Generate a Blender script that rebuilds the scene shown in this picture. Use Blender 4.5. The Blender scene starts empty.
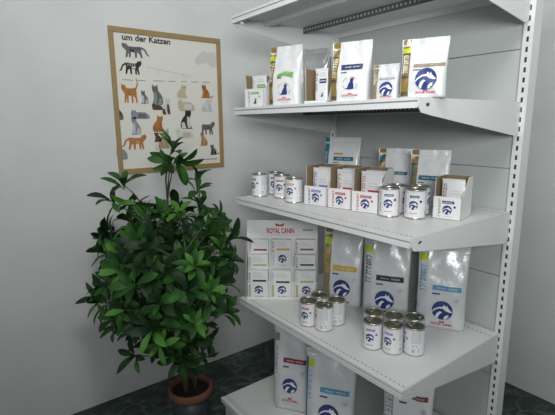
import bpy, bmesh, math, random
from mathutils import Vector, Matrix, noise
from mathutils.geometry import tessellate_polygon
random.seed(11)
PI = math.pi
S = bpy.context.scene
COL = S.collection

# ------------------------------------------------------------------ materials
MATS = {}
def mat(name, col, rough=.5, metal=0.0, bump=0.0, bscale=40, coat=0.0, spec=.5, build=None):
    if name in MATS: return MATS[name]
    m = bpy.data.materials.new(name); m.use_nodes = True
    nt = m.node_tree; b = nt.nodes['Principled BSDF']
    b.inputs['Base Color'].default_value = (*col, 1)
    b.inputs['Roughness'].default_value = rough
    b.inputs['Metallic'].default_value = metal
    b.inputs['Specular IOR Level'].default_value = spec
    b.inputs['Coat Weight'].default_value = coat
    b.inputs['Coat Roughness'].default_value = .15
    # every surface gets a faint procedural unevenness
    tc = nt.nodes.new('ShaderNodeTexCoord')
    nz = nt.nodes.new('ShaderNodeTexNoise'); nz.inputs['Scale'].default_value = bscale
    nt.links.new(tc.outputs['Object'], nz.inputs['Vector'])
    if bump:
        bp = nt.nodes.new('ShaderNodeBump'); bp.inputs['Strength'].default_value = bump; bp.inputs['Distance'].default_value = .01
        nt.links.new(nz.outputs['Fac'], bp.inputs['Height']); nt.links.new(bp.outputs['Normal'], b.inputs['Normal'])
    else:
        mr = nt.nodes.new('ShaderNodeMapRange'); mr.inputs['To Min'].default_value = max(0, rough-.06); mr.inputs['To Max'].default_value = min(1, rough+.06)
        nt.links.new(nz.outputs['Fac'], mr.inputs['Value']); nt.links.new(mr.outputs['Result'], b.inputs['Roughness'])
    if build: build(nt, b, tc, nz)
    MATS[name] = m
    return m

def ramp(nt, src, stops):
    r = nt.nodes.new('ShaderNodeValToRGB'); e = r.color_ramp.elements
    while len(e) < len(stops): e.new(.5)
    for k, (p, c) in enumerate(stops): e[k].position = p; e[k].color = (*c, 1)
    nt.links.new(src, r.inputs['Fac']); return r

def wall_build(nt, b, tc, nz):
    n = nt.nodes.new('ShaderNodeTexNoise'); n.inputs['Scale'].default_value = 3.5; n.inputs['Detail'].default_value = 6
    nt.links.new(tc.outputs['Object'], n.inputs['Vector'])
    r = ramp(nt, n.outputs['Fac'], [(.3, (.635, .65, .64)), (.6, (.69, .705, .70))])
    nt.links.new(r.outputs['Color'], b.inputs['Base Color'])
def marble_build(nt, b, tc, nz):
    n = nt.nodes.new('ShaderNodeTexNoise'); n.inputs['Scale'].default_value = 9; n.inputs['Detail'].default_value = 8; n.inputs['Distortion'].default_value = 1.2
    nt.links.new(tc.outputs['Object'], n.inputs['Vector'])
    r = ramp(nt, n.outputs['Fac'], [(.35, (.010, .018, .014)), (.55, (.030, .050, .040)), (.72, (.075, .115, .092))])
    mp = nt.nodes.new('ShaderNodeMapping'); mp.inputs['Rotation'].default_value = (0, 0, .5); mp.inputs['Scale'].default_value = (1, 1.9, 1)
    mx0 = nt.nodes.new('ShaderNodeMix'); mx0.data_type = 'RGBA'; mx0.inputs['Factor'].default_value = .12
    nt.links.new(tc.outputs['Object'], mx0.inputs['A']); nt.links.new(n.outputs['Color'], mx0.inputs['B'])
    nt.links.new(mx0.outputs['Result'], mp.inputs['Vector'])
    v = nt.nodes.new('ShaderNodeTexVoronoi'); v.feature = 'DISTANCE_TO_EDGE'; v.inputs['Scale'].default_value = 5.5
    nt.links.new(mp.outputs['Vector'], v.inputs['Vector'])
    vr = ramp(nt, v.outputs['Distance'], [(0, (.16, .19, .17)), (.05, (0, 0, 0))])
    mx = nt.nodes.new('ShaderNodeMix'); mx.data_type = 'RGBA'; mx.blend_type = 'ADD'; mx.inputs['Factor'].default_value = .55
    nt.links.new(r.outputs['Color'], mx.inputs['A']); nt.links.new(vr.outputs['Color'], mx.inputs['B'])
    nt.links.new(mx.outputs['Result'], b.inputs['Base Color'])
def leaf_build(c0, c1):
    def f(nt, b, tc, nz):
        r = ramp(nt, nz.outputs['Fac'], [(.35, c0), (.7, c1)])
        nt.links.new(r.outputs['Color'], b.inputs['Base Color'])
    return f

WALL = mat('painted_wall', (.68, .69, .69), .85, bump=.05, bscale=60, build=wall_build)
FLOOR = mat('green_marble', (.02, .03, .025), .35, build=marble_build)
METAL = mat('white_enamel', (.74, .75, .74), .38)
RAIL = mat('white_plastic_rail', (.80, .81, .82), .35)
PANEL = mat('grey_enamel_panel', (.50, .53, .52), .5)
DARK = mat('painted_slot_dark', (.03, .032, .034), .8)  # darkness of the slots put into the colour; no holes are cut
GROOVE = mat('grey_groove', (.30, .31, .32), .6)
GROOVE2 = mat('dark_grey_enamel', (.11, .115, .12), .6)
WHITE = mat('white_card', (.80, .80, .80), .55)
BAGW = mat('white_film', (.78, .79, .80), .28, bump=.38, bscale=26, coat=.3)
SILV = mat('silver_film', (.60, .62, .63), .24, metal=.55, bump=.5, bscale=30)
CLEARW = mat('pearl_film', (.70, .72, .73), .27, metal=.10, bump=.32, bscale=24)
KRAFT = mat('kraft_board', (.27, .20, .115), .8)
GOLD = mat('gold_print', (.30, .21, .06), .4, metal=.2)
BRASS = mat('brown_gold_print', (.27, .21, .12), .45)
BRASS2 = mat('dark_bronze_print', (.10, .08, .05), .45)
LIME = mat('lime_print', (.50, .60, .03), .45)
BLUE = mat('blue_print', (.022, .045, .20), .45)
NAVY = mat('navy_print', (.03, .045, .13), .45)
RED = mat('red_print', (.52, .035, .05), .5)
DRED = mat('dark_red_print', (.26, .035, .05), .5)
ORANGE = mat('orange_print', (.55, .22, .10), .5)
YEL = mat('yellow_print', (.62, .40, .03), .5)
GREEN = mat('green_print', (.20, .45, .10), .5)
OLIVE = mat('olive_print', (.42, .46, .24), .5)
TEAL = mat('teal_print', (.02, .17, .24), .5)
CYAN = mat('sky_blue_print', (.08, .30, .50), .5)
VIOLET = mat('violet_print', (.20, .17, .45), .5)
BLACK = mat('black_print', (.022, .02, .022), .5)
GREYT = mat('grey_print', (.36, .37, .40), .6)
PALE = mat('pale_grey_print', (.58, .59, .64), .6)
BROWN = mat('brown_print', (.22, .12, .05), .6)
PRW = mat('white_print', (.80, .80, .80), .5)
TIN = mat('tin', (.55, .54, .50), .3, metal=.9)
LID = mat('lacquered_lid', (.22, .21, .14), .33, metal=.85)
LABEL = mat('can_paper', (.78, .78, .79), .42)
TERRA = mat('terracotta', (.16, .068, .036), .75, bump=.15)
POTD = mat('dark_glaze', (.03, .035, .04), .4)
SOIL = mat('potting_soil', (.018, .014, .010), 1, bump=.8, bscale=90)
BARK = mat('stem_bark', (.075, .06, .035), .85)
STEMG = mat('green_stem', (.05, .09, .03), .7)
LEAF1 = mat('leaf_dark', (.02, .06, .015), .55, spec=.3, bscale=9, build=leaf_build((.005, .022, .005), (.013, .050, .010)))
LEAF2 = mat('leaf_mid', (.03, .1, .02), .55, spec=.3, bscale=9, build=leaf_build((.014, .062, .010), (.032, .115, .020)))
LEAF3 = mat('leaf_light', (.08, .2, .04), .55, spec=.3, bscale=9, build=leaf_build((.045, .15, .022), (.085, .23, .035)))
WOOD = mat('poster_wood', (.33, .23, .10), .55)
PAPER = mat('poster_paper', (.73, .72, .66), .6)

# ------------------------------------------------------------------ mesh builder
class MB:
    def __init__(s): s.v = []; s.f = []; s.m = []; s.mats = []; s.sm = []
    def mi(s, m):
        if m not in s.mats: s.mats.append(m)
        return s.mats.index(m)
    def add(s, vs, fs, m, smooth=False):
        o = len(s.v); s.v += [tuple(v) for v in vs]; i = s.mi(m)
        for f in fs: s.f.append([o+k for k in f]); s.m.append(i); s.sm.append(smooth)
    def box(s, x0, y0, z0, x1, y1, z1, m):
        vs = [(x, y, z) for z in (z0, z1) for y in (y0, y1) for x in (x0, x1)]
        s.add(vs, [(0, 2, 3, 1), (4, 5, 7, 6), (0, 1, 5, 4), (2, 6, 7, 3), (0, 4, 6, 2), (1, 3, 7, 5)], m)
    def prism(s, poly, axis, a, b, m):
        """extrude a 2D polygon; axis 'x': poly=(y,z), 'y': poly=(x,z), 'z': poly=(x,y)"""
        def P(p, t): return {'x': (t, p[0], p[1]), 'y': (p[0], t, p[1]), 'z': (p[0], p[1], t)}[axis]
        n = len(poly); vs = [P(p, a) for p in poly]+[P(p, b) for p in poly]
        fs = [(i, (i+1) % n, n+(i+1) % n, n+i) for i in range(n)]
        tri = tessellate_polygon([[Vector((p[0], p[1], 0)) for p in poly]])
        fs += [tuple(t) for t in tri]+[tuple(n+k for k in reversed(t)) for t in tri]
        s.add(vs, fs, m)
    def lathe(s, prof, m, n=32, cx=0, cy=0, smooth=True, close=False):
        vs = []; fs = []
        for r, z in prof:
            for k in range(n):
                a = 2*PI*k/n; vs.append((cx+r*math.cos(a), cy+r*math.sin(a), z))
        for i in range(len(prof)-1):
            for k in range(n):
                fs.append((i*n+k, i*n+(k+1) % n, (i+1)*n+(k+1) % n, (i+1)*n+k))
        s.add(vs, fs, m, smooth)
    def disc(s, r, z, m, n=32, cx=0, cy=0):
        s.add([(cx+r*math.cos(2*PI*k/n), cy+r*math.sin(2*PI*k/n), z) for k in range(n)], [tuple(range(n))], m)
    def tube(s, pts, rad, m, n=7):
        pts = [Vector(p) for p in pts]; vs = []; fs = []
        for i, p in enumerate(pts):
            d = (pts[min(i+1, len(pts)-1)]-pts[max(i-1, 0)]).normalized()
            a = d.orthogonal().normalized(); b = d.cross(a)
            r = rad[i] if isinstance(rad, (list, tuple)) else rad
            for k in range(n):
                t = 2*PI*k/n; vs.append(p+a*math.cos(t)*r+b*math.sin(t)*r)
        for i in range(len(pts)-1):
            for k in range(n): fs.append((i*n+k, i*n+(k+1) % n, (i+1)*n+(k+1) % n, (i+1)*n+k))
        fs += [tuple(range(n-1, -1, -1)), tuple((len(pts)-1)*n+k for k in range(n))]
        s.add(vs, fs, m, True)
    # ---- printed shapes laid on a surface map sf(x, z, off)
    def p_rect(s, sf, x0, z0, x1, z1, m, lay=1, nx=4, nz=4):
        vs = [sf(x0+(x1-x0)*i/nx, z0+(z1-z0)*j/nz, lay) for j in range(nz+1) for i in range(nx+1)]
        fs = [(j*(nx+1)+i, j*(nx+1)+i+1, (j+1)*(nx+1)+i+1, (j+1)*(nx+1)+i) for j in range(nz) for i in range(nx)]
        s.add(vs, fs, m)
    def p_disc(s, sf, cx, cz, r, m, lay=1, n=28, rings=3):
        vs = [sf(cx, cz, lay)]
        for q in range(1, rings+1):
            for k in range(n): vs.append(sf(cx+r*q/rings*math.cos(2*PI*k/n), cz+r*q/rings*math.sin(2*PI*k/n), lay))
        fs = [(0, 1+k, 1+(k+1) % n) for k in range(n)]
        for q in range(1, rings):
            o = 1+(q-1)*n
            fs += [(o+k, o+n+k, o+n+(k+1) % n, o+(k+1) % n) for k in range(n)]
        s.add(vs, fs, m)
    def p_poly(s, sf, pts, m, lay=1):
        tri = tessellate_polygon([[Vector((p[0], p[1], 0)) for p in pts]])
        fs = []
        for t in tri:
            a, b, c = (Vector(pts[k]) for k in t)
            fs.append(tuple(t) if (b-a).cross(c-a) > 0 else tuple(reversed(t)))
        s.add([sf(p[0], p[1], lay) for p in pts], fs, m)
    def p_stroke(s, sf, pts, wd, m, lay=1):
        pts = [Vector(p) for p in pts]; L = []; R = []
        for i, p in enumerate(pts):
            d = (pts[min(i+1, len(pts)-1)]-pts[max(i-1, 0)]).normalized(); nrm = Vector((-d.y, d.x))
            w = wd[i] if isinstance(wd, (list, tuple)) else wd
            L.append(p+nrm*w/2); R.append(p-nrm*w/2)
        n = len(pts); vs = [sf(p.x, p.y, lay) for p in R]+[sf(p.x, p.y, lay) for p in L]
        s.add(vs, [(i, i+1, n+i+1, n+i) for i in range(n-1)], m)
    def p_text(s, sf, txt, x0, z0, width, height, m, lay=1):
        V, F = text_geo(txt)
        s.add([sf(x0+v[0]*width, z0+v[1]*height, lay) for v in V], F, m)
    def build(s, name, parent=None, bevel=0):
        me = bpy.data.meshes.new(name); me.from_pydata(s.v, [], s.f)
        for m in s.mats: me.materials.append(m)
        me.polygons.foreach_set('material_index', s.m); me.polygons.foreach_set('use_smooth', s.sm)
        me.update()
        o = bpy.data.objects.new(name, me); COL.objects.link(o)
        if parent: o.parent = parent
        if bevel:
            md = o.modifiers.new('edge', 'BEVEL'); md.width = bevel; md.segments = 2; md.limit_method = 'ANGLE'; md.angle_limit = .9
        return o

_tx = {}
def text_geo(txt):
    if txt not in _tx:
        c = bpy.data.curves.new('lettering', 'FONT'); c.body = txt; c.resolution_u = 3; c.offset = .03
        o = bpy.data.objects.new('lettering', c); COL.objects.link(o)
        me = bpy.data.meshes.new_from_object(o)
        V = [v.co.copy() for v in me.vertices]; F = [tuple(p.vertices) for p in me.polygons]
        x0 = min(v.x for v in V); x1 = max(v.x for v in V); z0 = 0; z1 = max(v.y for v in V)
        _tx[txt] = ([((v.x-x0)/(x1-x0), v.y/z1) for v in V], F)
        bpy.data.objects.remove(o); bpy.data.curves.remove(c); bpy.data.meshes.remove(me)
    return _tx[txt]

def thing(name, label, cat, loc=(0, 0, 0), rz=0, group=None):
    o = bpy.data.objects.new(name, None); COL.objects.link(o); o.empty_display_size = .05
    o.location = loc; o.rotation_euler = (0, 0, math.radians(rz)); return tag(o, label, cat, group)
def tag(o, label, cat, group=None):
    o['label'] = label; o['category'] = cat
    if group: o['group'] = group
    return o
def struct(o): o['kind'] = 'structure'; return o

# ------------------------------------------------------------------ setting
def slab(name, a, b, m): q = MB(); q.box(*a, *b, m); return struct(q.build(name))
slab('floor', (-3.2, -4.0, -.1), (1.5, .1, 0), FLOOR)
slab('wall_back', (-3.2, 0, 0), (1.5, .1, 2.8), WALL)
slab('wall_right', (1.4, -4.0, 0), (1.5, 0, 2.8), WALL)
slab('ceiling', (-3.2, -4.0, 2.8), (1.5, .1, 2.9), WALL)

# ------------------------------------------------------------------ shelving
YL = -.558; LEN = 1.0; YR = YL-LEN; XB = .643
Z = [2.008, 1.606, 1.184, .666, .149]
gond = thing('shelving_unit', 'white metal shop shelving unit with perforated shelves holding pet food', 'shelving unit', (0, YR+.5, 0))
def gpart(q, name, parent=gond, bevel=0):
    o = q.build(name, parent, bevel)
    if parent is gond: o.matrix_parent_inverse = Matrix.Translation((0, -(YR+.5), 0))
    return o
for y in (YL+.001, YR-.001):
    q = MB(); q.box(XB, y-.018, 0, XB+.06, y+.018, 2.25, METAL)
    for k in range(56):
        z = .2+k*.036
        q.box(XB-.0006, y-.004, z, XB+.001, y+.004, z+.018, DARK)
    gpart(q, 'upright')
q = MB()
for k in range(5):
    q.box(XB+.012, YR+.018, .02+k*.445, XB+.03, YL-.018, .02+k*.445+.441, PANEL)
gpart(q, 'back_panel')
def bracket_plate(y, h0, h1, xf, zt):
    q = MB()
    # tapered side plate below the shelf, with a small oblong hole near the front
    poly = [(xf+.004, zt-.001), (xf+.004, zt-.026), (xf+.02, zt-h0-.004), (xf+.07, zt-h0-.012), (XB-.03, zt-h1), (XB+.002, zt-h1+.012), (XB+.002, zt-.001)]
    hole = []
    for k in range(12):
        a = PI/2-2*PI*k/12; hole.append((xf+.052+.011*math.cos(a), zt-.021+.006*math.sin(a)))
    poly = [poly[0]]+poly[1:6]+[poly[6], (xf+.052, zt-.001)]+hole+[hole[0], (xf+.0521, zt-.001)]
    q.prism(poly, 'y', y-.0015, y+.0015, METAL)
    return q
for k, zt in enumerate(Z[:4]):
    xf = 0
    q = MB()
    q.box(xf+.002, YR+.004, zt-.004, XB, YL-.004, zt, METAL)              # deck
    q.box(xf+.002, YR+.004, zt-.030, xf+.005, YL-.004, zt-.004, METAL)      # folded front
    q.box(XB-.004, YR+.004, zt-.03, XB, YL-.004, zt-.004, METAL)
    q.box(xf+.17, YR+.01, zt-.022, xf+.20, YL-.01, zt-.004, METAL)          # stiffener
    n = 54                                                                  # row of slots near the front edge, drawn as dark tabs, not cut
    for i in range(n):
        y = YL-.014-(LEN-.028)*i/(n-1)
        q.box(xf+.022, y-.0045, zt-.0005, xf+.0245, y+.0045, zt+.0004, DARK)
        q.box(XB-.05, y-.0045, zt-.0005, XB-.0475, y+.0045, zt+.0004, DARK)
    sh = gpart(q, 'shelf')
    q = MB()                                                                # price rail, two ridges and a groove
    q.box(xf-.003, YR+.002, zt-.009, xf+.002, YL-.002, zt+.0005, RAIL)
    q.box(xf-.0005, YR+.002, zt-.014, xf+.002, YL-.002, zt-.009, GROOVE)
    q.box(xf-.004, YR+.002, zt-.031, xf+.002, YL-.002, zt-.014, RAIL)
    gpart(q, 'price_rail', sh)
    for y in (YL-.0015, YR+.0015):
        gpart(bracket_plate(y, .040, .125, xf, zt), 'bracket', sh)
    q = MB()                                                                # perforated bar under the deck
    q.box(.405, YR+.02, zt-.031, .412, YL-.02, zt-.004, GROOVE2)
    for i in range(46):
        y = YL-.03-(LEN-.06)*i/45
        q.box(.4040, y-.004, zt-.022, .405, y+.004, zt-.012, PANEL)  # holes as paler patches, the light behind put into their colour
    gpart(q, 'perforated_bar', sh)
zt = Z[4]; xf = -.123
q = MB()
q.box(xf+.002, YR, zt-.004, XB, YL, zt, METAL); q.box(xf+.002, YR, zt-.028, xf+.005, YL, zt-.004, METAL)
for i in range(54):
    y = YL-.014-(LEN-.028)*i/53
    q.box(xf+.030, y-.0045, zt-.0005, xf+.0325, y+.0045, zt+.0004, DARK)
    q.box(xf+.018, y-.0045+.009, zt-.0005, xf+.0205, y+.0045+.009, zt+.0004, DARK)
sh = gpart(q, 'base_shelf')
q = MB(); q.box(xf-.005, YR, zt-.012, xf+.003, YL, zt+.002, RAIL); q.box(xf-.003, YR, zt-.026, xf+.002, YL, zt-.012, RAIL); gpart(q, 'price_rail', sh)
q = MB(); q.box(xf+.022, YR+.003, 0, xf+.026, YL-.003, zt-.004, METAL); gpart(q, 'plinth')
for y in (YL-.0015, YR+.0015):
    q = MB(); q.box(xf+.02, y-.0015, 0, XB, y+.0015, zt-.004, METAL); gpart(q, 'foot_panel')

# ------------------------------------------------------------------ prints shared by the packs
def lynx(q, sf, cx, cz, r, lay=2):
    q.p_disc(sf, cx, cz, r, BLUE, lay)
    P = lambda pts: [(cx+x*r, cz+z*r) for x, z in pts]
    # running shape across the disc: long back, ears, muzzle and two paws left white
    q.p_stroke(sf, P([(-1.02, -.30), (-.75, .05), (-.35, .30), (.05, .34), (.40, .22)]), [.04*r, .13*r, .15*r, .20*r, .30*r], PRW, lay+1)
    q.p_poly(sf, P([(.02, .40), (.16, .66), (.30, .44), (.44, .60), (.56, .34), (.80, .10), (.98, -.04), (.74, -.10), (.50, -.02), (.28, .06), (.10, .22)]), PRW, lay+1)
    q.p_poly(sf, P([(-.66, -.70), (-.48, -.28), (-.22, -.06), (.02, -.16), (-.18, -.34), (-.32, -.62), (-.40, -.88)]), PRW, lay+1)
    q.p_poly(sf, P([(.16, -.92), (.22, -.62), (.42, -.42), (.66, -.36), (.56, -.54), (.72, -.58), (.50, -.70), (.44, -.86)]), PRW, lay+1)
def catmark(q, sf, cx, cz, r, lay=2):
    P = lambda pts: [(cx+x*r, cz+z*r) for x, z in pts]
    q.p_poly(sf, P([(-.85, -.78), (-.55, -.9), (.45, -.9), (.62, -.75), (.58, -.2), (.48, .25), (.62, .55), (.55, .98), (.38, .78), (.2, .8), (.08, .95), (.02, .55), (-.05, .25), (-.35, -.2), (-.5, -.66)]), BLUE, lay)
    for a0, a1, m in ((.6, 1.5, YEL), (2.0, 2.9, YEL), (3.4, 4.0, GREYT), (5.4, 6.2, GREYT)):
        q.p_stroke(sf, P([(1.25*math.cos(a0+(a1-a0)*k/6), 1.05*math.sin(a0+(a1-a0)*k/6)) for k in range(7)]), .10*r, m, lay)
def glyphs(q, sf, x0, z0, x1, z1, m, lay, n, rnd):
    """illegible block lettering running up a strip"""
    for k in range(n):
        a = z0+(z1-z0)*k/n; b = a+(z1-z0)/n*.74; w = (x1-x0)
        t = rnd.random()
        q.p_rect(sf, x0, a, x0+w*.22, b, m, lay, 1, 1)
        if t < .7: q.p_rect(sf, x0+w*.22, a, x1, a+(b-a)*.3, m, lay, 1, 1)
        if t > .25: q.p_rect(sf, x0+w*.22, b-(b-a)*.3, x1-w*(.3*t), b, m, lay, 1, 1)
        if t > .5: q.p_rect(sf, x1-w*.24, a+(b-a)*.3, x1, b-(b-a)*.3, m, lay, 1, 1)
def bars(q, sf, x0, z0, x1, m, lay, rows, step, th):
    for k in range(rows): q.p_rect(sf, x0, z0+step*k, x1-(x1-x0)*(.25*((k*7) % 3)/2), z0+step*k+th, m, lay, 3, 1)

# ------------------------------------------------------------------ bags of dry food
def make_bag(label, loc, rz, w, h, d, film=BAGW, strip=GOLD, corner=LIME, stript=PRW, band=None, band_z=.6, band_h=.045, band_x=(-.42, .8),
             mark='lynx', mark_z=.33, mark_r=.26, mark_x=.15, badge=True, red=True, red_z=.12, side=None, seed=1, group='bags of dry pet food', wave=False, subs=True, strip_x=(-.93, -.58), flare=.02, lean=0, extra=None):
    rnd = random.Random(seed)
    root = thing('food_bag', label, 'pet food bag', loc, rz, group)
    sealh = min(.025, h*.09); hb = h-sealh; ph = rnd.uniform(0, 6)
    def W(t): return w*(1+flare*t-.03*math.sin(PI*t))
    def D(t): return max(.006, d*(1+.12*math.sin(PI*min(1, t*1.5)))*(1-max(0, t-.25)**2/.5625))
    def wr(u, t):
        k = max(0, t-.35)
        return (.0045*math.sin(7*u+5*t+ph)*k+.003*math.sin(13*u-17*t+ph*2)*k+.0016*math.sin(21*t+9*u*u+ph))*min(1, w/.15)
    def front(u, t):
        u = max(-.999, min(.999, u))
        e = (1-abs(u)**5)**.2
        return (u*W(t)/2, d/2-D(t)/2*e+wr(u, t)*e+lean*t*t, t*hb)
    def sf(x, z, lay):
        t = z/hb; u = x/(w/2)
        p = front(u, t); return (p[0], p[1]-.0011*lay, p[2])
    q = MB(); m = 30; nu = 17
    vs = []; us = [math.sin(PI/2*(-1+2*i/(nu-1))) for i in range(nu)]
    for j in range(m+1):
        t = j/m
        for u in us: vs.append(front(u, t))
        for u in reversed(us[1:-1]):
            p = front(u, t); e = (1-abs(u)**5)**.2
            vs.append((p[0], d/2+D(t)/2*e-wr(-u, t)*.5*e+lean*t*t, p[2]))
    n = nu+nu-2
    fs = [(j*n+k, j*n+(k+1) % n, (j+1)*n+(k+1) % n, (j+1)*n+k) for j in range(m) for k in range(n)]
    fs.append(tuple(range(n-1, -1, -1))); fs.append(tuple(m*n+k for k in range(n)))
    q.add(vs, fs, film, True)
    hw = w/2
    if strip:
        q.p_rect(sf, strip_x[0]*hw, .03*hb, strip_x[1]*hw, .97*hb, strip, 1, 4, 26)
        if corner: q.p_rect(sf, strip_x[0]*hw, .84*hb, strip_x[1]*hw, .93*hb, corner, 2, 4, 4)
        if strip is GOLD:
            for ta, tb in ((.05, .12), (.36, .42), (.80, .835)): q.p_rect(sf, strip_x[0]*hw, ta*hb, strip_x[1]*hw, tb*hb, BRASS2, 2, 3, 2)
        if stript: glyphs(q, sf, (strip_x[0]+.05)*hw, .46*hb, (strip_x[1]-.07)*hw, .81*hb, stript, 2, 8, rnd)
    if side:
        q.p_rect(sf, -.985*hw, .03*hb, -.90*hw, .95*hb, side, 1, 2, 26)
    if band:
        if wave:
            pts = [(band_x[0]*hw+(band_x[1]-band_x[0])*hw*k/8, hb*(band_z+.02*math.sin(k*.7-.9)+.018*k/8)) for k in range(9)]
            q.p_stroke(sf, pts, [hb*band_h*(.7+.5*k/8) for k in range(9)], band, 2)
        else: q.p_rect(sf, band_x[0]*hw, hb*band_z, band_x[1]*hw, hb*(band_z+band_h), band, 2, 8, 3)
        bx0 = band_x[0]*hw+.10*w; bx1 = band_x[1]*hw-.07*w; nl = 11
        for k in range(nl):
            if k == 5: continue
            xa = bx0+(bx1-bx0)*k/nl
            q.p_rect(sf, xa, hb*(band_z+band_h*.36), xa+(bx1-bx0)/nl*.62, hb*(band_z+band_h*.62), GREYT if band in (BLACK, BRASS) else PALE, 3, 1, 1)
        if subs:
            bars(q, sf, band_x[0]*hw, hb*(band_z-.055), band_x[0]*hw+.16*w, BLUE, 2, 1, .01, hb*.018)
    if extra: q.p_rect(sf, band_x[0]*hw, hb*(band_z+.12), (band_x[0]+.5)*hw, hb*(band_z+.16), extra, 2, 6, 2)
    if mark == 'lynx': lynx(q, sf, mark_x*hw, mark_z*hb, mark_r*w)
    if mark == 'cat': catmark(q, sf, mark_x*hw, mark_z*hb, mark_r*w)
    if badge:
        q.p_disc(sf, .66*hw, (band_z-.10)*hb, .065*w, PALE, 2, 16, 2)
        q.p_stroke(sf, [(.60*hw, (band_z-.115)*hb), (.66*hw, (band_z-.10)*hb), (.71*hw, (band_z-.085)*hb)], .022*w, GREYT, 3)
    if red:
        q.p_text(sf, 'ROYAL CANIN', (mark_x-.42)*hw, red_z*hb, .84*hw, .024*hb+.002, RED, 2)
        q.p_poly(sf, [((mark_x-.09)*hw, (red_z+.035)*hb), ((mark_x+.09)*hw, (red_z+.035)*hb), ((mark_x+.11)*hw, (red_z+.06)*hb), (mark_x*hw, (red_z+.05)*hb), ((mark_x-.11)*hw, (red_z+.06)*hb)], RED, 2)
        bars(q, sf, (mark_x-.3)*hw, (red_z-.035)*hb, (mark_x+.3)*hw, PALE, 2, 1, .01, .008*hb)
    q.build('bag_body', root)
    q = MB(); wt = W(1)*.997; k = 14; vs = []
    for i in range(k+1):
        u = -1+2*i/k; y = d/2+lean+wr(u*.9, 1)*.6
        x = u*wt/2
        vs += [(x, y-.0022, hb-.004), (x, y-.0016, h), (x, y+.0016, h), (x, y+.0022, hb-.004)]
    fs = []
    for i in range(k):
        for a in range(4): fs.append((i*4+a, i*4+(a+1) % 4, i*4+4+(a+1) % 4, i*4+4+a)[::-1])
    fs += [(0, 1, 2, 3), (k*4+3, k*4+2, k*4+1, k*4)]
    q.add(vs, fs, film, False); 
    if strip:
        q.box(strip_x[0]*wt/2, d/2+lean-.0032, hb, strip_x[1]*wt/2, d/2+lean-.001, h-.001, strip)
    q.build('top_seal', root)
    return root

# ------------------------------------------------------------------ pouch and its carton
def make_pouch(label, loc, rz, w, h, col, strip, band_z=.42, mark=False, group='portion pouches in cartons', d=.016):
    root = thing('food_pouch', label, 'pouch', loc, rz, group)
    def front(u, t):
        e = (1-abs(u)**4)**.25 if abs(u) < 1 else 0
        D = max(.003, d*(1-t**3)); return (u*w/2, d/2-D/2*e, t*h)
    def sf(x, z, lay): p = front(x/(w/2), z/h); return (p[0], p[1]-.0008*lay, p[2])
    q = MB(); us = [math.sin(PI/2*(-1+2*i/10)) for i in range(11)]; vs = []; m = 10
    for j in range(m+1):
        t = j/m
        for u in us: vs.append(front(u, t))
        for u in reversed(us[1:-1]): p = front(u, t); vs.append((p[0], d-p[1], p[2]))
    n = 20
    fs = [(j*n+k, j*n+(k+1) % n, (j+1)*n+(k+1) % n, (j+1)*n+k) for j in range(m) for k in range(n)]
    fs += [tuple(range(n-1, -1, -1)), tuple(m*n+k for k in range(n))]
    q.add(vs, fs, BAGW, True)
    glyphs(q, sf, -.42*w, .35*h, -.25*w, .93*h, strip, 1, 6, random.Random(len(label)))
    q.p_rect(sf, -.12*w, band_z*h, .44*w, (band_z+.13)*h, col, 1, 4, 1)
    bars(q, sf, -.08*w, (band_z+.05)*h, .40*w, PALE, 2, 1, .01, .03*h)
    bars(q, sf, -.12*w, (band_z+.22)*h, .36*w, PALE, 1, 2, .07*h, .02*h)
    if mark: catmark(q, sf, .1*w, .25*h, .15*w, 1)
    q.build('pouch_body', root)
    q = MB(); q.box(-w/2*.98, d/2-.0018, h-.003, w/2*.98, d/2+.0018, h+.006, BAGW); q.build('top_seal', root)
    return root

def make_carton(label, loc, rz, w, d, h1, h2, col, mark='lynx', strip=None, right_low=False, kraft_out=False):
    root = thing('shelf_carton', label, 'carton', loc, rz, 'open cartons of pouches')
    T = .0018; q = MB()
    out = KRAFT if kraft_out else WHITE
    def panel(poly, axis, a, mo, mi):          # outer sheet and kraft inner sheet glued together
        s = 1 if a > 0 or axis == 'y0' else -1
        return
    # bottom
    q.box(-w/2, 0, 0, w/2, d, T, KRAFT)
    # front
    q.box(-w/2, 0, 0, w/2, T, h1, out); q.box(-w/2+T, T, T, w/2-T, 2*T, h1-.0005, KRAFT)
    # back
    q.box(-w/2, d-T, 0, w/2, d, h2, WHITE); q.box(-w/2+T, d-2*T, T, w/2-T, d-T, h2-.0005, KRAFT)
    # cut sides
    def side(hf, hm): return [(0, 0), (d, 0), (d, h2), (d*hm, h2), (.012, hf), (0, hf)]
    L = side(h1, .10) if not right_low else side(h1, .06)
    R = side(h1, .62)
    q.prism(L, 'x', -w/2, -w/2+T, WHITE); q.prism([(max(2*T, min(d-2*T, y)), max(T, z-.0005)) for y, z in L], 'x', -w/2+T, -w/2+2*T, KRAFT)
    q.prism(R, 'x', w/2-T, w/2, WHITE); q.prism([(max(2*T, min(d-2*T, y)), max(T, z-.0005)) for y, z in R], 'x', w/2-2*T, w/2-T, KRAFT)
    sf = lambda x, z, lay: (x, -.0006*lay, z)
    if h1 > .05:
        glyphs(q, sf, -.30*w, .1*h1, -.22*w, .95*h1, strip or col, 1, 6, random.Random(3))
        q.p_rect(sf, -.17*w, .70*h1, .26*w, .82*h1, col, 1); bars(q, sf, -.13*w, .74*h1, .2*w, PALE, 2, 1, .01, .03*h1)
        if mark == 'lynx': lynx(q, sf, .02*w, .42*h1, .17*w, 1)
        else: catmark(q, sf, .05*w, .34*h1, .12*w, 1)
        q.p_disc(sf, .28*w, .57*h1, .045*w, col, 1, 12, 1); bars(q, sf, -.12*w, .12*h1, .2*w, PALE, 1, 1, .01, .025*h1)
    q.build('carton_body', root)
    return root

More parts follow.
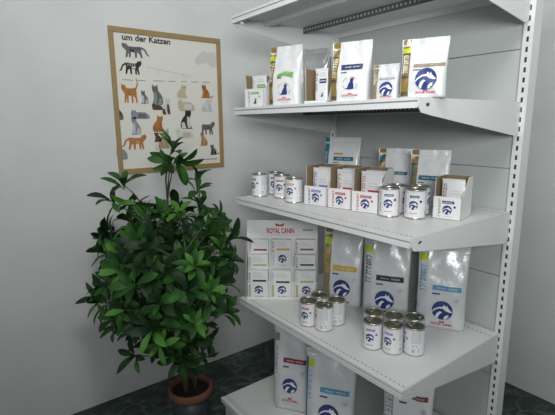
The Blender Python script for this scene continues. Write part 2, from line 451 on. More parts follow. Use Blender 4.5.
def local(loc, rz, x, y, z=0):
    a = math.radians(rz); return (loc[0]+x*math.cos(a)-y*math.sin(a), loc[1]+x*math.sin(a)+y*math.cos(a), loc[2]+z)

# ------------------------------------------------------------------ cans
CR = .039; CH = .110
def make_can(label, x, y, zs, turn, col, group, scale=1.0, tab=40):
    cam = Vector((-1.095, -2.331)); v = (cam-Vector((x, y))).normalized()
    rz = math.degrees(math.atan2(v.x, -v.y))+turn      # label centre faces the aisle, then turned
    root = thing('food_can', label, 'can', (x, y, zs), rz, group)
    R = CR
    q = MB(); q.lathe([(0, .003), (R-.004, .003), (R-.003, 0), (R-.0004, 0), (R, .002), (R-.0012, .005), (R-.0012, CH-.006), (R, CH-.003), (R-.0006, CH), (R-.0026, CH), (R-.0034, CH-.003), (R-.0036, CH-.006)], TIN, 36)
    q.build('can_body', root)
    q = MB(); q.lathe([(0, CH-.0055), (R*.35, CH-.0055), (R*.4, CH-.0048), (R*.66, CH-.0048), (R*.70, CH-.006), (R*.82, CH-.006), (R*.87, CH-.0045), (R-.0033, CH-.0045)], LID, 36)
    lid = q.build('lid', root)
    q = MB(); a = math.radians(tab); c, s_ = math.cos(a), math.sin(a)
    ring = [(R*.45+.009*math.cos(2*PI*k/14)*1.25, .0075*math.sin(2*PI*k/14)) for k in range(14)]+[(R*.45+.009*1.25, 0)]
    q.tube([(p[0]*c-p[1]*s_, p[0]*s_+p[1]*c, CH-.0035) for p in ring], .0014, TIN, 5)
    q.box(-.004+R*.68*c, -.004+R*.68*s_, CH-.0048, .004+R*.68*c, .004+R*.68*s_, CH-.0028, TIN)
    q.build('pull_tab', lid)
    q = MB(); r = R-.0004
    q.lathe([(r, .0055), (r, CH-.0065)], LABEL, 48)
    def sf(px, pz, lay):
        t = px/r; rr = r+.00045*lay; return (rr*math.sin(t), -rr*math.cos(t), pz)
    glyphs(q, sf, -.040, .020, -.034, .105, NAVY, 1, 8, random.Random(int(turn)+7))
    q.p_rect(sf, -.027, .012, -.0255, .108, PALE, 1, 1, 1)
    q.p_rect(sf, -.020, .079, .014, .088, col, 1, 6, 1); bars(q, sf, -.016, .082, .010, PALE, 2, 1, .01, .0025)
    lynx(q, sf, -.006, .052, .0165, 1)
    q.p_disc(sf, .020, .066, .005, col, 1, 10, 1)
    q.p_text(sf, 'ROYAL CANIN', -.018, .020, .026, .0045, RED, 1)
    bars(q, sf, -.018, .095, .012, PALE, 1, 2, .005, .0018)
    # back of the paper: text panel, code bars
    q.p_rect(sf, .040, .052, .074, .100, PALE, 1, 8, 1)
    bars(q, sf, .042, .056, .072, LABEL, 2, 8, .0055, .0018)
    for k, bx in enumerate((.042, .0445, .0465, .0495, .052)): q.p_rect(sf, bx, .014, bx+.0014, .030, GREYT, 1, 1, 1)
    q.p_rect(sf, .062, .014, .070, .034, PALE, 1, 3, 1); q.p_disc(sf, .046, .041, .003, CYAN, 1, 8, 1); q.p_disc(sf, .058, .041, .003, CYAN, 1, 8, 1)
    q.build('paper_label', root)
    return root

# ================================================================== STOCK
# ---- upper shelf
z2 = Z[1]+.0006
c0 = (.048, -.652, z2)
make_carton('small white carton at the wall end of the upper shelf, holding a green-lettered pouch', c0, -75, .112, .10, .083, .145, GREEN, 'cat', BRASS, right_low=True)
make_pouch('green-lettered pouch standing in the small carton at the wall end of the upper shelf', local(c0, -75, .012, .018, .003), -75, .085, .132, GREEN, PALE, .62)
make_bag('tall white bag with gold strip, green wavy band and blue cat, on the upper shelf', (.055, -.853, z2), -70, .150, .245, .075, strip=GOLD, stript=PRW, band=GREEN, band_z=.56, band_h=.085,
         band_x=(-.38, .66), mark='cat', mark_z=.30, mark_r=.165, badge=False, wave=True, seed=3, strip_x=(-.985, -.62), flare=.05, red_z=.10)
make_bag('crinkled silver bag half hidden behind the kraft-lined carton on the upper shelf', (.178, -.903, z2), -72, .128, .238, .07, film=SILV, strip=None, mark=None, badge=False, red=False, seed=9, band=GREEN, band_z=.3, band_h=.05, band_x=(-.8, -.5), subs=False)
ck = (.055, -1.058, z2)
make_carton('tall kraft-lined carton with no front, beside the silver bag on the upper shelf', ck, -75, .104, .10, .012, .135, NAVY, None)
make_pouch('small white pouch with navy band and blue cat, in the tall kraft-lined carton', local(ck, -75, .021, .006, .003), -75, .055, .122, NAVY, BRASS, .60, True)
make_bag('white bag with gold strip, navy band and blue cat, mid upper shelf', (.053, -1.230, z2), -70, .142, .208, .07, corner=None, band=NAVY, band_z=.58, band_h=.095, band_x=(-.40, .72), mark='cat', mark_z=.33, mark_r=.155, badge=False, seed=4, red_z=.10, flare=.06)
make_bag('smallest bag on the upper shelf, silvery with brown strip and blue lynx disc', (.05, -1.394, z2), -72, .086, .112, .035, film=CLEARW, strip=BRASS, corner=None, band=GREYT, band_z=.62, band_h=.06, mark_z=.33, mark_r=.26, badge=False, seed=5, red_z=.07, subs=False)
make_bag('white bag with lime corner, brown band and big blue lynx disc, upper shelf', (.06, -1.526, z2), -66, .135, .175, .06, film=CLEARW, strip=GOLD, corner=LIME, band=BRASS, band_z=.56, band_h=.06, band_x=(-.40, .95), mark_z=.34, mark_r=.235, mark_x=.18, badge=False, seed=6, red_z=.08)

# ---- second shelf: cans and cartons
z3 = Z[2]+.0006
G1 = 'cans on the shelf under the upper shelf'
make_can('can with dark red band at the wall end of the carton shelf, label turned away', .109, -.598, z3, -48, DRED, G1, tab=20)
make_can('can half hidden between two cans at the wall end of the carton shelf', .205, -.600, z3, -8, DRED, G1, tab=80)
make_can('can with dark red band standing against the orange-banded can', .162, -.708, z3, -12, DRED, G1, tab=150)
make_can('can with orange band beside the violet pouch carton', .130, -.838, z3, -22, ORANGE, G1, tab=60)
make_can('can with navy band next to the red pouch cartons, label facing out', .222, -1.297, z3, 3, NAVY, G1, tab=200)
make_can('can with navy band at the aisle end of the carton shelf', .266, -1.382, z3, 0, NAVY, G1, tab=120)
make_can('can standing behind the navy-banded can next to the red cartons', .300, -1.278, z3, 60, NAVY, G1, tab=10)
make_can('can standing behind the navy-banded can at the aisle end', .338, -1.350, z3, 80, NAVY, G1, tab=70)
cs = [((.140, -.968, z3), -76, VIOLET, 'violet', .112), ((.170, -1.083, z3), -76, RED, 'red', .108), ((.190, -1.203, z3), -74, RED, 'red', .112)]
clab = ['white open carton with violet band, beside the orange-banded can',
        'white open carton with red band, between the violet carton and another red one',
        'white open carton with red band, next to the navy-banded cans']
plab = [('violet-banded pouch at the front of the violet carton', 'pouch standing behind the front violet-banded one'),
        ('red-banded pouch at the front of the middle carton', 'pouch standing behind the front pouch in the middle carton'),
        ('red-banded pouch leaning in the carton next to the navy-banded cans', 'pouch behind the leaning one next to the navy-banded cans')]
for (loc, rz, c, nm, w), l, pl in zip(cs, clab, plab):
    make_carton(l, loc, rz, w, .15, .083, .168, c, 'lynx', BLUE if nm == 'violet' else RED)
    for k in range(2):
        p = make_pouch(pl[k], local(loc, rz, .010, .03+.045*k, .004), rz, w*.80, .150, c, VIOLET if nm == 'violet' else ORANGE, .42)
c4 = (.325, -1.475, z3)
make_carton('white carton at the very end of the carton shelf, past the last can', c4, -76, .10, .13, .083, .150, NAVY, 'lynx', BRASS)
make_pouch('pouch standing in the last carton past the cans', local(c4, -76, .008, .03, .004), -76, .082, .135, NAVY, BRASS, .42)
make_bag('white teal-striped bag with a small yellow mark, at the back of the carton shelf', (.53, -.727, z3), -70, .20, .275, .07, strip=TEAL, corner=None, stript=PALE, band=TEAL, band_z=.62, band_h=.08, band_x=(-.4, .72), mark=None, badge=False, red=False, seed=12, strip_x=(-.97, -.72), extra=YEL)
make_bag('white bag with gold strip and teal band, behind the navy-banded cans', (.525, -1.08, z3), -70, .165, .232, .06, strip=GOLD, corner=TEAL, stript=TEAL, band=TEAL, band_z=.54, band_h=.07, band_x=(-.5, .75), mark=None, badge=False, red=False, seed=13)
make_bag('white bag with gold strip and navy band at the back, behind the last carton', (.48, -1.287, z3), -70, .16, .236, .06, strip=GOLD, corner=BRASS, stript=TEAL, band=TEAL, band_z=.52, band_h=.09, band_x=(-.5, .75), mark=None, badge=False, red=False, seed=14)

# ---- third shelf: counter display, bags, cans
z4 = Z[3]+.0006
dl = (.1459, -.7217, z4); drz = -40
disp = thing('counter_display', 'white stepped cardboard display with red lettered header, at the wall end of the wide shelf', 'display stand', dl, drz)
DW = .36; ST = .07; DD = .034
q = MB(); q.box(-DW/2, 3*DD+.002, 0, DW/2, 3*DD+.006, .385, WHITE)
sf = lambda x, z, lay: (x, 3*DD+.002-.0006*lay, z)
q.p_text(sf, 'ROYAL CANIN', -.078, .318, .140, .027, RED, 1)
q.p_poly(sf, [(-.032, .354), (.006, .354), (.012, .370), (-.013, .362), (-.038, .370)], RED, 1)
bars(q, sf, -.06, .306, .08, PALE, 1, 1, .01, .004)
q.p_rect(sf, .105, .330, .155, .339, GREYT, 1)
q.build('back_board', disp)
for k in range(3):
    q = MB(); zz = .006+ST*k
    q.box(-DW/2+.004, DD*k+(.002 if k else 0), 0, DW/2-.004, DD*(k+1)+.0015, zz, WHITE)
    q.box(-DW/2+.004, DD*k-.0015+(.002 if k else 0), zz-.004, DW/2-.004, DD*k+(.002 if k else 0), zz+.010, WHITE)
    q.build('step', disp)
for s in (-1, 1):
    q = MB(); q.prism([(0, 0), (3*DD+.002, 0), (3*DD+.002, .33), (2*DD, .23), (DD, .15), (0, .07)], 'x', s*DW/2-(.0015 if s > 0 else 0), s*DW/2+(.0015 if s < 0 else 0), WHITE)
    q.build('side_wing', disp)
def make_box(label, col, row, strip, bar, barz, mark):
    w, h, d = .100, .145, .029
    lx = (-.119, -.003, .117)[col]
    loc = local(dl, drz, lx, DD*row+.0035, .006+ST*row+.0008)
    q = MB(); q.box(-w/2, 0, 0, w/2, d, h, WHITE)
    sf = lambda x, z, lay: (x, -.0006*lay, z)
    glyphs(q, sf, -.46*w, .55*h, -.36*w, .95*h, strip, 1, 5, random.Random(col+3*row))
    q.p_rect(sf, -.46*w, .05*h, -.36*w, .5*h, OLIVE if row == 0 else PALE, 1)
    bars(q, sf, -.25*w, .76*h, .3*w, PALE, 1, 3, .065*h, .02*h)
    q.p_rect(sf, -.25*w, barz*h, .42*w, (barz+.065)*h, bar, 1)
    if mark: lynx(q, sf, .04*w, .31*h, .215*w, 1)
    q.p_text(sf, 'ROYAL CANIN', -.15*w, .06*h, .38*w, .03*h, RED, 1)
    o = q.build('food_packet', None, .0012); o.location = loc; o.rotation_euler = (0, 0, math.radians(drz))
    tag(o, label, 'packet', 'packets in the counter display')
make_box('packet with dark red bar, top step of the display nearest the wall', 0, 2, DRED, DRED, .60, True)
make_box('packet with pale green bar, middle step of the display nearest the wall', 0, 1, OLIVE, OLIVE, .60, True)
make_box('packet with black bar and lynx disc, bottom step of the display nearest the wall', 0, 0, NAVY, BLACK, .60, True)
make_box('packet with gold bar and whole lynx disc, top step in the centre of the display', 1, 2, BROWN, YEL, .62, True)
make_box('packet with black bar and lynx disc, bottom step in the centre of the display', 1, 0, GREYT, BLACK, .56, True)
make_box('packet with brown bar, top step of the display beside the yellow-banded bag', 2, 2, NAVY, BROWN, .62, True)
make_box('packet with blue bar, middle step of the display beside the yellow-banded bag', 2, 1, NAVY, NAVY, .62, True)
make_box('packet with grey-green bar, bottom step of the display behind the cans', 2, 0, OLIVE, OLIVE, .58, True)

make_bag('tall pearly bag with yellow band beside the stepped display', (.328, -.950, z4), -60, .19, .375, .10, film=CLEARW, strip=BRASS, corner=LIME, stript=YEL, band=YEL, band_z=.50, band_h=.07, band_x=(-.45, .8), mark_z=.26, mark_r=.22, mark_x=.05, seed=21, red_z=.05)
make_bag('tall pearly bag with black band and blue lynx disc on the wide shelf', (.384, -1.167, z4), -60, .205, .375, .078, film=CLEARW, strip=PALE, corner=LIME, stript=BLACK, band=BLACK, band_z=.50, band_h=.07, band_x=(-.40, .78), mark_z=.25, mark_r=.21, mark_x=.0, seed=22, red_z=.05, side=SILV)
make_bag('bag with sky blue strip lettering at the aisle end of the wide shelf', (.486, -1.378, z4), -62, .20, .368, .09, film=CLEARW, strip=PALE, corner=LIME, stript=CYAN, band=CYAN, band_z=.50, band_h=.06, band_x=(-.35, .8), mark_z=.25, mark_r=.21, mark_x=.1, seed=23, red_z=.05)
G2 = 'small cluster of cans before the display'; G3 = 'six cans grouped at the aisle end'
make_can('can with red band in the four-can cluster, nearest the display', .081, -.997, z4, -18, RED, G2, tab=200)
make_can('front can of the four-can cluster, back of its label showing', .104, -1.073, z4, -88, RED, G2, tab=100)
make_can('can of the four-can cluster nearest the black-banded bag', .1830, -1.066, z4, -75, RED, G2, tab=0)
make_can('rear can of the four-can cluster, mostly hidden', .161, -.982, z4, 20, RED, G2, tab=300)
make_can('front-row violet-banded can of the six, nearest the four-can cluster', .149, -1.300, z4, -6, VIOLET, G3, tab=150)
make_can('middle can in the front row of the six', .184, -1.3715, z4, -22, VIOLET, G3, tab=60)
make_can('front-row can of the six with label turned to its text panel', .240, -1.428, z4, -72, VIOLET, G3, tab=230)
make_can('back-row can of the six, behind the violet-banded end can', .212, -1.250, z4, 30, VIOLET, G3, tab=100)
make_can('middle can in the back row of the six', .250, -1.323, z4, 60, VIOLET, G3, tab=20)
make_can('back-row can of the six behind the can showing its text panel', .306, -1.381, z4, 70, VIOLET, G3, tab=300)

# ---- bottom shelf
z5 = Z[4]+.0006
make_bag('big white bag with dark red band, standing on the base shelf', (.090, -.858, z5), -55, .185, .44, .10, film=CLEARW, strip=PALE, corner=BRASS, stript=DRED, band=DRED, band_z=.60, band_h=.055, band_x=(-.42, .82), mark_z=.33, mark_r=.205, mark_x=-.02, seed=31, red_z=.12, side=SILV, strip_x=(-.88, -.66))
make_bag('silvery bag with lime corner and sky blue band on the base shelf', (.118, -1.095, z5), -55, .225, .39, .11, film=CLEARW, strip=PALE, corner=LIME, stript=CYAN, band=CYAN, band_z=.56, band_h=.06, band_x=(-.38, .8), mark_z=.30, mark_r=.21, mark_x=.0, seed=32, red_z=.1, side=TEAL, strip_x=(-.9, -.66))
make_bag('white bag with dark red band at the aisle end of the base shelf', (.222, -1.425, z5), -60, .19, .405, .10, film=BAGW, strip=GREYT, corner=None, stript=PRW, band=DRED, band_z=.80, band_h=.05, band_x=(-.35, .8), mark_z=.5, mark_r=.2, seed=33, red_z=.1)

# ================================================================== POSTER
PX0, PX1, PZ0, PZ1 = -.385, .253, 1.274, 2.020
post = thing('cat_poster', 'cream poster of cat breeds in a thin wooden frame on the white wall', 'poster', ((PX0+PX1)/2, -.002, PZ0))
pc = (PX0+PX1)/2
q = MB(); q.box(PX0-pc+.004, -.001, .004, PX1-pc-.004, .001, PZ1-PZ0-.004, PAPER)
# photo-plane corners of the visible sheet, used to lay the drawings out on the paper in metres
TL, TR, BR, BL = (-.316, 2.018), (.255, 2.019), (.251, 1.284), (-.374, 1.266)
sfp = lambda x, z, lay: (x-pc, -.001-.0004*lay, z-PZ0)
CATM = {}
def cm(n, c): return mat('ink_'+n, c, .6)
INK = dict(grey=cm('grey', (.13, .13, .13)), black=cm('black', (.02, .02, .02)), white=cm('white', (.62, .61, .58)), orange=cm('orange', (.42, .17, .04)), cream=cm('cream', (.52, .45, .33)),
           brown=cm('brown', (.09, .05, .03)), blue=cm('blue_grey', (.24, .26, .29)), tan=cm('tan', (.44, .31, .15)), rust=cm('rust', (.34, .12, .03)), beige=cm('beige', (.42, .38, .31)), faint=cm('faint', (.50, .50, .50)), haze=cm('haze', (.60, .59, .58)))
SIT = [(.10, .0), (.85, .0), (.95, .12), (.92, .35), (.78, .55), (.62, .68), (.60, .82), (.56, 1.0), (.46, .90), (.32, .90), (.22, 1.0), (.18, .82), (.20, .70), (.28, .58), (.26, .30), (.18, .08)]
WALK = [(.08, .60), (.02, .68), (.0, .80), (.05, .98), (.13, .88), (.21, .93), (.26, .80), (.34, .74), (.62, .74), (.80, .78), (.88, .66), (.88, .40), (.93, .03), (.84, .0), (.78, .28), (.68, .38), (.66, .03), (.57, .0), (.56, .36), (.40, .38), (.38, .02), (.30, .0), (.29, .32), (.22, .0), (.14, .02), (.19, .45)]
LIE = [(.02, .25), (.0, .55), (.06, .95), (.14, .80), (.24, .92), (.28, .66), (.45, .70), (.75, .66), (.95, .40), (1.0, .08), (.85, .0), (.10, .0)]
def pcat(x, z, w, h, kind, c, c2=None, flip=False, tail=True):
    T = lambda pts: [(x+((1-p[0]) if flip else p[0])*w, z+p[1]*h) for p in pts]
    m = INK[c]
    if kind == 'sit':
        q.p_poly(sfp, T(SIT), m, 1)
        if tail: q.p_stroke(sfp, T([(.85, .05), (1.12, .08), (1.28, .18)]), w*.10, m, 1)
        if c2:
            q.p_poly(sfp, T([(.22, .08), (.30, .58), (.48, .62), (.50, .25), (.42, .02)]), INK[c2], 2)
            q.p_poly(sfp, T([(.55, .02), (.86, .03), (.88, .30), (.70, .36)]), INK[c2], 2)
        q.p_poly(sfp, T([(.30, .76), (.36, .80), (.34, .72)]), INK['black'], 3); q.p_poly(sfp, T([(.46, .80), (.50, .76), (.44, .72)]), INK['black'], 3)
    elif kind == 'walk':
        q.p_poly(sfp, T(WALK), m, 1)
        if tail == 'up': q.p_stroke(sfp, T([(.84, .70), (.97, .98), (.90, 1.28)]), [w*.09, w*.07, w*.04], m, 1)
        elif tail: q.p_stroke(sfp, T([(.84, .72), (1.04, .58), (1.14, .28), (1.24, .18)]), [w*.1, w*.09, w*.08, w*.04], m, 1)
        if c2:
            q.p_poly(sfp, T([(.34, .42), (.56, .40), (.56, .52), (.36, .56)]), INK[c2], 2)
            for k in range(4): q.p_stroke(sfp, T([(.38+.12*k, .72), (.41+.12*k, .55)]), w*.03, INK[c2], 2)
        q.p_poly(sfp, T([(.06, .80), (.12, .82), (.10, .76)]), INK['black'], 3)
    else:
        q.p_poly(sfp, T(LIE), m, 1)
        if c2: q.p_poly(sfp, T([(.35, .10), (.40, .55), (.80, .50), (.80, .12)]), INK[c2], 2)
        q.p_poly(sfp, T([(.06, .62), (.11, .66), (.10, .56)]), INK['black'], 3)
CATS = [
    (-0.322, 1.875, 0.116, 0.075, 'walk', 'grey', 'black', False, True),
    (-0.319, 1.791, 0.096, 0.076, 'walk', 'black', 'white', True, True),
    (-0.34, 1.645, 0.09, 0.102, 'walk', 'orange', 'rust', False, 'up'),
    (-0.245, 1.642, 0.049, 0.073, 'sit', 'grey', 'faint', False, False),
    (-0.19, 1.637, 0.08, 0.111, 'sit', 'grey', 'blue', False, False),
    (-0.037, 1.678, 0.079, 0.077, 'sit', 'cream', None, True, False),
    (0.112, 1.682, 0.066, 0.08, 'sit', 'rust', 'orange', False, True),
    (-0.181, 1.611, 0.063, 0.038, 'lie', 'brown', None, False, False),
    (-0.131, 1.585, 0.07, 0.097, 'sit', 'white', 'brown', True, False),
    (-0.029, 1.607, 0.105, 0.073, 'lie', 'cream', 'white', False, False),
    (0.108, 1.603, 0.1, 0.081, 'sit', 'white', 'faint', True, False),
    (-0.299, 1.563, 0.104, 0.053, 'lie', 'blue', 'grey', False, False),
    (-0.311, 1.48, 0.065, 0.1, 'sit', 'blue', 'faint', False, False),
    (-0.189, 1.493, 0.081, 0.092, 'sit', 'orange', 'rust', True, False),
    (-0.023, 1.507, 0.088, 0.113, 'sit', 'black', 'white', True, False),
    (-0.05, 1.451, 0.112, 0.069, 'lie', 'white', 'cream', False, False),
    (0.102, 1.47, 0.1, 0.082, 'walk', 'grey', 'brown', True, False),
    (-0.332, 1.401, 0.109, 0.085, 'walk', 'orange', 'tan', True, True),
    (-0.16, 1.4, 0.082, 0.116, 'sit', 'beige', 'tan', True, False),
    (-0.187, 1.439, 0.052, 0.055, 'sit', 'brown', None, False, False),
    (0.092, 1.406, 0.06, 0.082, 'sit', 'tan', 'orange', False, False),
    (0.156, 1.35, 0.055, 0.066, 'sit', 'grey', 'black', False, True),
    (-0.194, 1.329, 0.082, 0.095, 'sit', 'white', 'faint', False, False),
    (-0.389, 1.351, 0.058, 0.08, 'lie', 'blue', None, False, True),
    (-0.393, 1.558, 0.057, 0.077, 'sit', 'brown', 'grey', False, False)]
for c in CATS: pcat(*c)
q.p_stroke(sfp, [(-0.199, 1.834), (0.061, 1.800)], 0.003, INK['faint'], 1)
q.p_stroke(sfp, [(-0.130, 1.826), (-0.135, 1.792)], 0.003, INK['faint'], 1)
q.p_stroke(sfp, [(0.000, 1.807), (0.035, 1.785)], 0.003, INK['faint'], 1)
q.p_stroke(sfp, [(-0.260, 1.880), (-0.266, 1.865)], 0.003, INK['faint'], 1)
q.p_stroke(sfp, [(-0.331, 1.763), (-0.274, 1.762)], .004, INK['blue'], 1)
q.p_stroke(sfp, [(-0.253, 1.763), (-0.209, 1.763)], .004, INK['blue'], 1)
q.p_stroke(sfp, [(-0.165, 1.765), (-0.103, 1.766)], .004, INK['blue'], 1)
q.p_stroke(sfp, [(-0.079, 1.767), (-0.038, 1.767)], .004, INK['blue'], 1)
q.p_stroke(sfp, [(-0.002, 1.769), (0.028, 1.769)], .004, INK['blue'], 1)
q.p_stroke(sfp, [(0.059, 1.770), (0.104, 1.771)], .004, INK['blue'], 1)
q.p_stroke(sfp, [(0.129, 1.772), (0.181, 1.773)], .004, INK['blue'], 1)
q.p_stroke(sfp, [(0.095, 1.327), (0.210, 1.325)], 0.006, INK['blue'], 1)
q.p_text(sfp, 'um der Katzen', -0.317, 1.960, 0.262, .030, INK['black'], 1)
q.p_poly(sfp, [(0.083, 1.875), (0.098, 1.909), (0.124, 1.933), (0.150, 1.949), (0.169, 1.939), (0.195, 1.939), (0.215, 1.949), (0.227, 1.919), (0.232, 1.869), (0.198, 1.855), (0.160, 1.881), (0.115, 1.866)], INK['haze'], 1)
q.build('paper_sheet', post)
def strip_part(x0, z0, x1, z1, nm):
    q = MB(); q.box(x0-pc, -.010, z0-PZ0, x1-pc, .0015, z1-PZ0, WOOD); q.build(nm, post, .002)
strip_part(PX0, PZ1-.027, PX1, PZ1, 'frame_strip'); strip_part(PX0, PZ0, PX1, PZ0+.027, 'frame_strip')
strip_part(PX1-.024, PZ0+.0275, PX1, PZ1-.0275, 'frame_strip'); strip_part(PX0, PZ0+.0275, PX0+.024, PZ1-.0275, 'frame_strip')

# ================================================================== PLANT
PC = Vector((-.250, -.462, 0))
plant = thing('potted_plant', 'tall bushy green plant with whorled glossy leaves in a dark terracotta-rimmed pot', 'potted plant', PC)
q = MB(); q.lathe([(0, 0), (0.0783, 0), (0.0828, .01), (0.0997, .185), (0.0926, .185), (0.0872, .17), (0, .165)], POTD, 40)
pot = q.build('pot', plant)
q = MB(); q.lathe([(0.0997, .178), (0.1104, .180), (0.1130, .190), (0.1121, .212), (0.1077, .219), (0.0997, .219), (0.0943, .212), (0.0917, .180), (0.0997, .178)], TERRA, 40); q.build('pot_rim', plant)
q = MB(); vs = []; fs = []; nr = 7; n = 28
for i in range(nr):
    r = .093*i/(nr-1)
    for k in range(n):
        a = 2*PI*k/n; vs.append((r*math.cos(a), r*math.sin(a), .192+.010*noise.noise(Vector((r*30*math.cos(a), r*30*math.sin(a), 3)))+.006*(1-i/nr)))
for i in range(nr-1):
    for k in range(n): fs.append((i*n+k, (i+1)*n+k, (i+1)*n+(k+1) % n, i*n+(k+1) % n))
q.add(vs, fs, SOIL, True); q.build('soil', plant)

rp = random.Random(5)
def leaf(q, base, d, up, L, w, m, droop):
    d = d.normalized(); tip = base+PC+d*L*.9
    if (tip.x > -.01 and tip.y < -.47) or tip.y > -.03: return
    side = d.cross(up)
    if side.length < .05: side = d.orthogonal()
    side.normalize(); nrm = side.cross(d).normalized()
    prof = [(0, .10), (.10, .16), (.28, .56), (.5, .90), (.68, 1.0), (.84, .78), (.95, .38), (1, .02)]
    vs = []; n = len(prof)
    for t, wd in prof:
        c = base+d*L*t*(1-.12*droop*t)+nrm*(.10*L*math.sin(PI*t)*.6-droop*L*.42*t*t)
        hw = wd*w/2
        vs += [c-side*hw+nrm*hw*.35, c, c+side*hw+nrm*hw*.35]
    fs = []
    for i in range(n-1):
        o = i*3; fs += [(o, o+1, o+4, o+3), (o+1, o+2, o+5, o+4)]
    q.add(vs, fs, m, True)
fol = MB()
whorls = []
def whorl(p, axis, nl, L, light=0):
    axis = axis.normalized(); a = axis.orthogonal().normalized(); b = axis.cross(a)
    off = rp.random()*6
    for k in range(nl):
        t = off+2*PI*k/nl*1.0+rp.uniform(-.25, .25); open_ = rp.uniform(.55, 1.25) if k % 3 else rp.uniform(.2, .6)
        d = (a*math.cos(t)+b*math.sin(t))*math.sin(open_*1.15)+axis*math.cos(open_*1.15)
        l = L*rp.uniform(.75, 1.15)
        r = rp.random()
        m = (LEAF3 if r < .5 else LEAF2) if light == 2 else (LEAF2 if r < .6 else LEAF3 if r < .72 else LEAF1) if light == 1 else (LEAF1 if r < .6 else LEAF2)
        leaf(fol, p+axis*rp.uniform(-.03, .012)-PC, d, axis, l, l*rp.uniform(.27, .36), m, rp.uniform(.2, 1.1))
trunks = []
TR = [((-.02, .01), (-.10, .02, .62), (-.16, .03, 1.15)), ((.02, -.01), (.05, -.02, .60), (.10, .0, 1.12)), ((0, .02), (-.03, .06, .70), (-.03, .09, 1.28)), ((.03, .03), (.10, .08, .55), (.17, .10, .95)), ((-.03, -.02), (-.08, -.10, .55), (-.06, -.16, .98))]
def bez(a, b, c, t): return a*(1-t)**2+b*2*t*(1-t)+c*t*t
stems = []
for (x, y), b, c in TR:
    a = Vector((x, y, .19)); pts = [bez(a, Vector(b), Vector(c), k/12) for k in range(13)]
    s = MB(); s.tube(pts, [.010-.006*k/12 for k in range(13)], BARK); stems.append((s, pts))
def attach(p):
    lp = p-PC
    best = min(((lp-x-Vector((0, 0, .16))).length, i, k) for i, (s, pts) in enumerate(stems) for k, x in enumerate(pts) if k > 2 and x.z < lp.z+.02) if lp.z > .5 else min(((lp-x).length, i, k) for i, (s, pts) in enumerate(stems) for k, x in enumerate(pts) if k > 2)
    _, i, k = best; s, pts = stems[i]; a = pts[k]
    mid = (a+lp)/2+Vector((0, 0, .03)); 
    s.tube([bez(a, mid, lp, t/6) for t in range(7)], [.0045-.0025*t/6 for t in range(7)], STEMG if lp.z > .5 else BARK, 5)
    return (lp-mid).normalized()
C0 = Vector((-.325, -.43, .81)); RX, RY, RZ = .30, .29, .38
cnt = 0; placed = []; tries = 0
while cnt < 165 and tries < 60000:
    tries += 1
    v = Vector((rp.uniform(-1, 1), rp.uniform(-1, 1), rp.uniform(-1, 1)))
    rad = (abs(v.x)**2.8+abs(v.y)**2.8+abs(v.z)**2.8)**(1/2.8)
    if rad > 1 or rad < .3: continue
    p = C0+Vector((v.x*RX, v.y*RY, v.z*RZ))
    if p.y > -.12 or any((p-o).length < .056 for o in placed): continue
    if p.x > -.06 and p.y < -.56: continue
    if p.z < .72 and p.x > -.10-.42*(.72-p.z): continue
    if p.z < .58 and rp.random() < .45: continue
    if p.z > 1.05 and rp.random() < .35: continue
    if noise.noise(p*5.5) < -.18 and rad > .55: continue
    placed.append(p); cnt += 1
    ax = attach(p); ax = (ax*.5+Vector((v.x*.7-.10, v.y*.6-.30, .55))).normalized()
    whorl(p, ax, rp.randint(6, 8), rp.uniform(.085, .13), 2 if (rad > .75 and rp.random() < .10) else 1 if (rad > .7 and v.y < .3 and rp.random() < .75) else 0)  # inner whorls get darker leaves: crown shade put into the leaf colour
# the sprigs that stand clear of the crown
for p, ax, nl, L, lg in [((-.262, -.42, 1.42), (.05, -.2, 1), 7, .12, 1), ((-.250, -.43, 1.375), (.1, -.5, -.3), 8, .135, 1), ((-.29, -.46, 1.36), (-.5, -.4, .2), 5, .10, 1),
                         ((-.135, -.42, 1.27), (.05, -.1, 1), 7, .09, 1), ((-.140, -.42, 1.215), (.1, -.3, .6), 7, .105, 1),
                         ((-.49, -.40, 1.27), (-.2, -.3, .9), 7, .105, 1), ((-.47, -.42, 1.20), (-.1, -.5, -.4), 7, .105, 1), ((-.55, -.42, 1.20), (-.3, -.2, .5), 7, .10, 1),
                         ((-.03, -.40, 1.02), (.6, -.2, .5), 7, .10, 1), ((-.09, -.46, .985), (.3, -.5, .7), 9, .115, 2), ((-.01, -.42, .85), (.7, -.2, -.1), 6, .095, 1), ((-.06, -.44, .74), (.5, -.2, -.3), 5, .10, 0),
                         ((-.31, -.70, .93), (-.1, -.6, .8), 9, .10, 2), ((-.24, -.70, .80), (.2, -.7, .5), 8, .095, 2), ((-.46, -.62, .88), (-.3, -.5, .7), 8, .10, 1),
                         ((-.235, -.50, .50), (.1, -.3, -.6), 5, .09, 1), ((-.21, -.50, .44), (.3, -.3, -.7), 4, .095, 0), ((-.285, -.50, .47), (-.3, -.2, -.6), 5, .09, 0), ((-.225, -.47, .33), (.3, -.2, .8), 5, .07, 0), ((-.29, -.60, .52), (-.2, -.5, .2), 7, .09, 0), ((-.25, -.60, .45), (.2, -.5, -.2), 6, .085, 0), ((-.33, -.58, .45), (-.4, -.5, -.2), 6, .09, 0), ((-.27, -.58, .38), (0, -.4, .3), 6, .075, 0)]:
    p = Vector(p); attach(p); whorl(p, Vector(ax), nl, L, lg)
fol.build('foliage', plant)
for s, pts in stems: s.build('stem', plant)

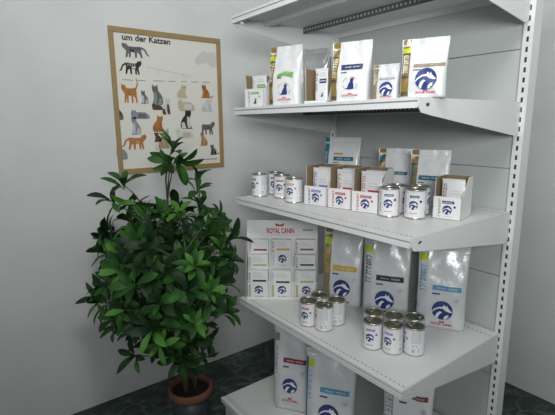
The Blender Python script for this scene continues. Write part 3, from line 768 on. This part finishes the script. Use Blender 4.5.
# ================================================================== LIGHT, CAMERA
def area(name, loc, target, sx, sy, power, col, spread=180):
    l = bpy.data.lights.new(name, 'AREA'); l.shape = 'RECTANGLE'; l.size = sx; l.size_y = sy; l.energy = power; l.color = col; l.spread = math.radians(spread)
    o = bpy.data.objects.new(name, l); COL.objects.link(o); o.location = loc
    o.rotation_euler = (Vector(target)-Vector(loc)).to_track_quat('-Z', 'Y').to_euler(); return o
area('unseen_soft_light', (-1.6, -3.25, 1.90), (1.15, -.3, 3.3), 1.0, .6, 28.5, (.98, 1.0, 1.0), 115)  # added soft source, unseen; tilted up and narrowed to keep low surfaces dim
area('ceiling_lamp', (-.8, -1.9, 2.72), (-.1, -1.3, 1.5), .5, .5, 15, (1.0, .99, .96))
wd = bpy.data.worlds.new('room_light'); S.world = wd; wd.use_nodes = True
nt = wd.node_tree; bg = nt.nodes['Background']; bg.inputs['Strength'].default_value = .36
tc = nt.nodes.new('ShaderNodeTexCoord'); sx = nt.nodes.new('ShaderNodeSeparateXYZ'); nt.links.new(tc.outputs['Generated'], sx.inputs['Vector'])
mr = nt.nodes.new('ShaderNodeMapRange'); mr.inputs['From Min'].default_value = -.35; mr.inputs['From Max'].default_value = .45
nt.links.new(sx.outputs['Z'], mr.inputs['Value'])
r = ramp(nt, mr.outputs['Result'], [(0, (.02, .02, .02)), (.4, (.22, .235, .235)), (1, (.95, .98, 1.0))])
nt.links.new(r.outputs['Color'], bg.inputs['Color'])

f, px, py, pz, yaw, pit, rol = 431.76, -1.09520, -2.33097, 1.53490, .648329, .192833, -.008588
cy, sy, cp, sp = math.cos(yaw), math.sin(yaw), math.cos(pit), math.sin(pit)
F = Vector((sy*cp, cy*cp, -sp)); R0 = Vector((cy, -sy, 0)); U0 = R0.cross(F)
c, s = math.cos(rol), math.sin(rol)
R = c*R0+s*U0; U = -s*R0+c*U0
cd = bpy.data.cameras.new('camera'); cam = bpy.data.objects.new('camera', cd); COL.objects.link(cam)
cd.sensor_fit = 'HORIZONTAL'; cd.sensor_width = 36; cd.lens = f/555*36; cd.clip_start = .05
cam.matrix_world = Matrix(((R.x, U.x, -F.x, px), (R.y, U.y, -F.y, py), (R.z, U.z, -F.z, pz), (0, 0, 0, 1)))
S.camera = cam
S.view_settings.view_transform = 'Standard'; S.view_settings.look = 'None'; S.view_settings.gamma = 1; S.view_settings.exposure = 0
S.view_settings.use_curve_mapping = False
